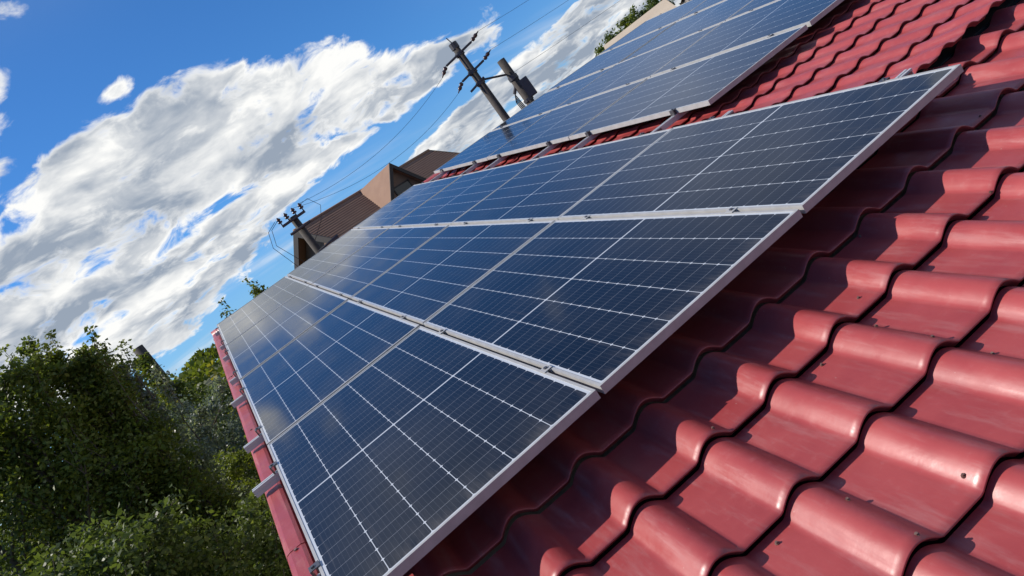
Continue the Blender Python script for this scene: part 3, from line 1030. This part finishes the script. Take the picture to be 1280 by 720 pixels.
def beige_house():
    A = polar(33.25, 36.0); B = polar(38.5, 36.0)
    dv = (B - A)
    ln = dv.length
    yaw = math.atan2(dv.y, dv.x)
    t = empty('beige_house', (A.x, A.y, 0), 'house with a pale beige roof in front of dark trees, beyond the rear array', 'house', rot=(0, 0, yaw))
    RZ = CAMP.z + 36 * math.tan(R(3.85))
    p, HW = .62, 3.2
    ez = RZ - HW * p
    mb = MB()
    for s in (-1, 1):
        mb.add([(0, 0, RZ), (ln, 0, RZ), (ln + .5, s * HW, ez), (-.3, s * HW, ez), (0, 0, RZ - .1), (ln, 0, RZ - .1), (ln + .5, s * HW, ez - .1), (-.3, s * HW, ez - .1)],
               [(0, 1, 2, 3), (7, 6, 5, 4), (0, 4, 5, 1), (1, 5, 6, 2), (2, 6, 7, 3), (3, 7, 4, 0)])
    mb.build('roof', M['beige'], t)
    w = MB()
    w.box(.2, ln + .2, -HW + .3, HW - .3, 0, ez - .02)
    w.add([(.2, -HW + .3, ez - .02), (.2, HW - .3, ez - .02), (.2, 0, RZ - .16), (ln - .1, -HW + .3, ez - .02), (ln - .1, HW - .3, ez - .02), (ln - .1, 0, RZ - .16)],
          [(0, 1, 2), (5, 4, 3), (0, 2, 5, 3), (1, 4, 5, 2)])
    w.build('wall', M['greywall'], t)
    # the grey-roofed wing on the right
    g = MB()
    g.box(ln + .62, ln + 6, -2.2, 2.6, 0, RZ - .55)
    g.add([(ln + .5, -2.5, RZ - .53), (ln + 6.2, -2.5, RZ - .53), (ln + 6.2, 2.8, RZ - .53), (ln + .5, 2.8, RZ - .53), (ln + 1.4, .1, RZ + .15), (ln + 5.4, .1, RZ + .15)],
          [(0, 1, 5, 4), (1, 2, 5), (2, 3, 4, 5), (3, 0, 4), (3, 2, 1, 0)])
    g.build('side_wing', M['greywall'], t)


beige_house()


# ------------------------------------------------------------------ poles and cables
def insulator(parent, p, up=Vector((0, 0, 1)), s=1.0):
    mb = MB()
    p = Vector(p)
    seq = [(0, .012), (.05, .012), (.055, .045), (.085, .05), (.09, .025), (.11, .025), (.115, .045), (.145, .04), (.16, .018), (.18, .012)]
    mb.tube([p + up * (h * s) for h, r in seq], [r * s for h, r in seq], 9)
    return mb.build('insulator', M['ceram'], parent, True)


# tall pole
P1 = polar(24.42, 20.0)
t1 = empty('utility_pole', P1, 'tall weathered utility pole with side brackets, rising behind the rear array', 'utility pole', 'utility poles')
zt1 = CAMP.z + 20.0 * math.tan(R(10.5))
mb = MB(); mb.tube([(0, 0, 0), (0, 0, zt1 * .5), (0, 0, zt1)], [.125, .115, .095], 14); mb.build('shaft', M['pole'], t1, True)
mb = MB(); mb.tube([(0, 0, zt1 - .14), (0, 0, zt1 + .03)], .118, 12); mb.tube([(0, 0, zt1 + .03), (-.05, 0, zt1 + .22)], .014, 6); mb.build('pole_cap', M['metal'], t1)
H1 = []
c, s_ = math.cos(R(-24.4)), math.sin(R(-24.4))


def side(x, y=0.0):      # x to the right as seen from the roof, y away
    return Vector((x * c - y * s_, x * s_ + y * c, 0))


arms = []
for (z, a, b) in ((zt1 - .30, -.46, .42), (zt1 - .86, -.36, .40), (zt1 - 1.20, -.34, .16)):
    mb = MB(); mb.tube([side(a, -.10) + Vector((0, 0, z - .05)), side(b, -.10) + Vector((0, 0, z + .05))], .03, 6)
    ao = mb.build('crossarm', M['metal'], t1)
    arms.append((z, a, b))
    mb = MB(); mb.tube([(0, 0, z - .05), (0, 0, z + .05)], .128, 12); mb.build('clamp_band', M['metal'], t1)
tips = []
for z, a, b in arms[:2]:
    for x in (a, b):
        dz = -.04 if x < 0 else .05
        p0 = side(x, -.10) + Vector((0, 0, z + dz))
        dirv = (side(1 if x > 0 else -1) + Vector((0, 0, .35 if x > 0 else -.7))).normalized()
        mb = MB()
        seq = [(0, .012), (.03, .012), (.04, .05), (.10, .055), (.13, .03), (.15, .05), (.21, .05), (.25, .02), (.32, .012)]
        mb.tube([p0 + dirv * h for h, r in seq], [r for h, r in seq], 8)
        mb.build('insulator', M['ceram'], t1, True)
        tips.append((x, P1 + p0 + dirv * .32))

# shorter pole with transformer and strut
P2 = polar(26.6, 20.4)
zt2 = CAMP.z + 20.4 * math.tan(R(7.55))
t2 = empty('utility_pole', P2, 'shorter pole stub with a dark equipment box, tied to the tall pole by a strut', 'utility pole', 'utility poles')
mb = MB(); mb.tube([(0, 0, 0), (0, 0, zt2)], [.135, .115], 14); mb.build('shaft', M['pole'], t2, True)
mb = MB()
bx = side(.17)
mb.box(-.13, .13, -.1, .1, zt2 - 1.25, zt2 - .72, Matrix.Translation(bx) @ Matrix.Rotation(R(-24), 4, 'Z'))
mb.build('equipment_box', M['metal'], t2, bevel=.015)
mb = MB()
mb.tube([(0, 0, zt2 - .62), (0, 0, zt2 - .50)], .14, 12); mb.tube([(0, 0, zt2 - 1.3), (0, 0, zt2 - 1.22)], .145, 12)
mb.tube([side(-.22) + Vector((0, 0, zt2 - .92)), side(.1) + Vector((0, 0, zt2 - .60))], .045, 8)
mb.build('clamp_band', M['metal'], t2)
mb = MB()
for k in range(4):
    x0 = -.20 - .03 * k
    z0 = zt2 - .95 - .06 * k
    mb.tube([side(-.08) + Vector((0, 0, zt2 - .7)), side(x0 - .02) + Vector((0, 0, z0)), side(x0 + .02) + Vector((0, 0, z0 - .45)), side(x0 - .12 - .1 * k) + Vector((0, 0, z0 - .75 + .05 * k))], .016, 5)
    mb.tube([side(x0 - .12 - .1 * k) + Vector((0, 0, z0 - .60 + .05 * k)), side(x0 - .12 - .1 * k) + Vector((0, 0, z0 - .85 + .05 * k))], .03, 6)
mb.build('hanging_wires', M['cable'], t2)
mb = MB()
q0 = (P1 - P2) + Vector((0, 0, CAMP.z + 20 * math.tan(R(7.35)))); q1 = Vector((0, 0, CAMP.z + 20.4 * math.tan(R(6.35))))
mb.tube([q0, q1], .028, 6); mb.build('strut', M['metal'], t2)

# near left pole in front of the brown house
P3 = polar(7.15, 19.5)
zt3 = CAMP.z + 19.5 * math.tan(R(7.4))
t3 = empty('utility_pole', P3, 'grey pole with a small crossarm and looped wires in front of the brown house', 'utility pole', 'utility poles')
mb = MB(); mb.tube([(0, 0, 0), (0, 0, zt3)], [.13, .10], 14); mb.build('shaft', M['pole'], t3, True)
c3, s3 = math.cos(R(-7.2)), math.sin(R(-7.2))


def side3(x, y=0.0):
    return Vector((x * c3 - y * s3, x * s3 + y * c3, 0))


tips3 = []
for z, hw in ((zt3 - .08, .34), (zt3 - .36, .30)):
    mb = MB()
    mb.tube([side3(-hw, -.12) + Vector((0, 0, z)), side3(hw, -.12) + Vector((0, 0, z))], .035, 6)
    mb.build('crossarm', M['metal'], t3)
for x in (-.32, -.11, .11, .32):
    insulator(t3, side3(x, -.12) + Vector((0, 0, zt3 - .05)), s=1.25)
    tips3.append(P3 + side3(x, -.12) + Vector((0, 0, zt3 + .16)))
mb = MB()
for k, (x, dz) in enumerate(((-.32, -1.0), (-.42, -1.4))):
    a = side3(x, -.12) + Vector((0, 0, zt3 + .12))
    mb.tube([a, a + side3(-.28) + Vector((0, 0, -.12)), a + side3(-.42) + Vector((0, 0, -.5)), a + side3(-.22) + Vector((0, 0, -1.0 - .2 * k)), side3(-.1) + Vector((0, 0, zt3 - 1.9 - .2 * k))], .007, 5)
a = side3(.32, -.12) + Vector((0, 0, zt3 + .12))
mb.tube([a, a + side3(.25) + Vector((0, 0, .02)), a + side3(.42) + Vector((0, 0, -.3)), a + side3(.2) + Vector((0, 0, -.62)), side3(.1) + Vector((0, 0, zt3 - .8))], .007, 5)
mb.build('looped_wires', M['cable'], t3)
mb = MB(); mb.tube([side3(.0, -.13) + Vector((0, 0, zt3 - 1.1)), side3(.62, -.25) + Vector((0, 0, zt3 - 1.05))], .03, 6); mb.box(-.1, .1, -.06, .06, zt3 - 1.35, zt3 - 1.08, Matrix.Translation(side3(.5, -.2))); mb.build('side_bracket', M['metal'], t3)

# ivy-grown pole among the trees
P4 = polar(-6.75, 23.0)
zt4 = CAMP.z + 23.0 * math.tan(R(6.0))
t4 = empty('wooden_pole', P4, 'old wooden pole overgrown with ivy, standing above the trees on the left', 'pole')
mb = MB(); mb.tube([(-.02, 0, 0), (0, 0, zt4)], [.17, .15], 12); mb.build('shaft', M['pole'], t4, True)
n = 5200
zz = zt4 - .25 - np.abs(rng.normal(size=n)) * 1.6
zz = np.clip(zz, 1.0, None)
aa = rng.uniform(0, 6.283, n); rr = .15 + np.abs(rng.normal(size=n)) * (.10 + .10 * (zt4 - zz))
keep = (np.cos(aa - 3.4) > -.2) | (zz < zt4 - 1.4)
Cv = np.c_[rr * np.cos(aa), rr * np.sin(aa), zz][keep]
leaf_mesh('ivy', Cv, .11, L['olive'], t4)


def cable(label, a, b, sag, r=.0042):
    mb = MB()
    a, b = Vector(a), Vector(b)
    pts = []
    for k in range(25):
        t = k / 24
        p = a.lerp(b, t); p.z -= sag * 4 * t * (1 - t)
        pts.append(p - a)
    mb.tube(pts, r, 5)
    o = mb.build('overhead_cable', M['cable'])
    o.location = a
    tag(o, label, 'cable', 'overhead cables')


lt = [p for x, p in tips if x < 0]; rt = [p for x, p in tips if x > 0]
cable('thin overhead cable from the upper left insulator of the tall pole to the grey pole', lt[0], tips3[3], .35)
cable('thin overhead cable from the lower left insulator of the tall pole to the grey pole', lt[1], tips3[2], .45)
far = polar(52, 60, CAMP.z + 10.5)
cable('overhead cable leaving the tall pole from its upper right insulator', rt[0], far, 1.0)
cable('overhead cable leaving the tall pole from its lower right bracket', rt[1], far + Vector((.6, -.4, -.9)), 1.1)
cable('faint overhead cable leaving the short pole towards the right', P2 + Vector((.1, 0, zt2 - .45)), far + Vector((1.0, -.8, -4.2)), .6)
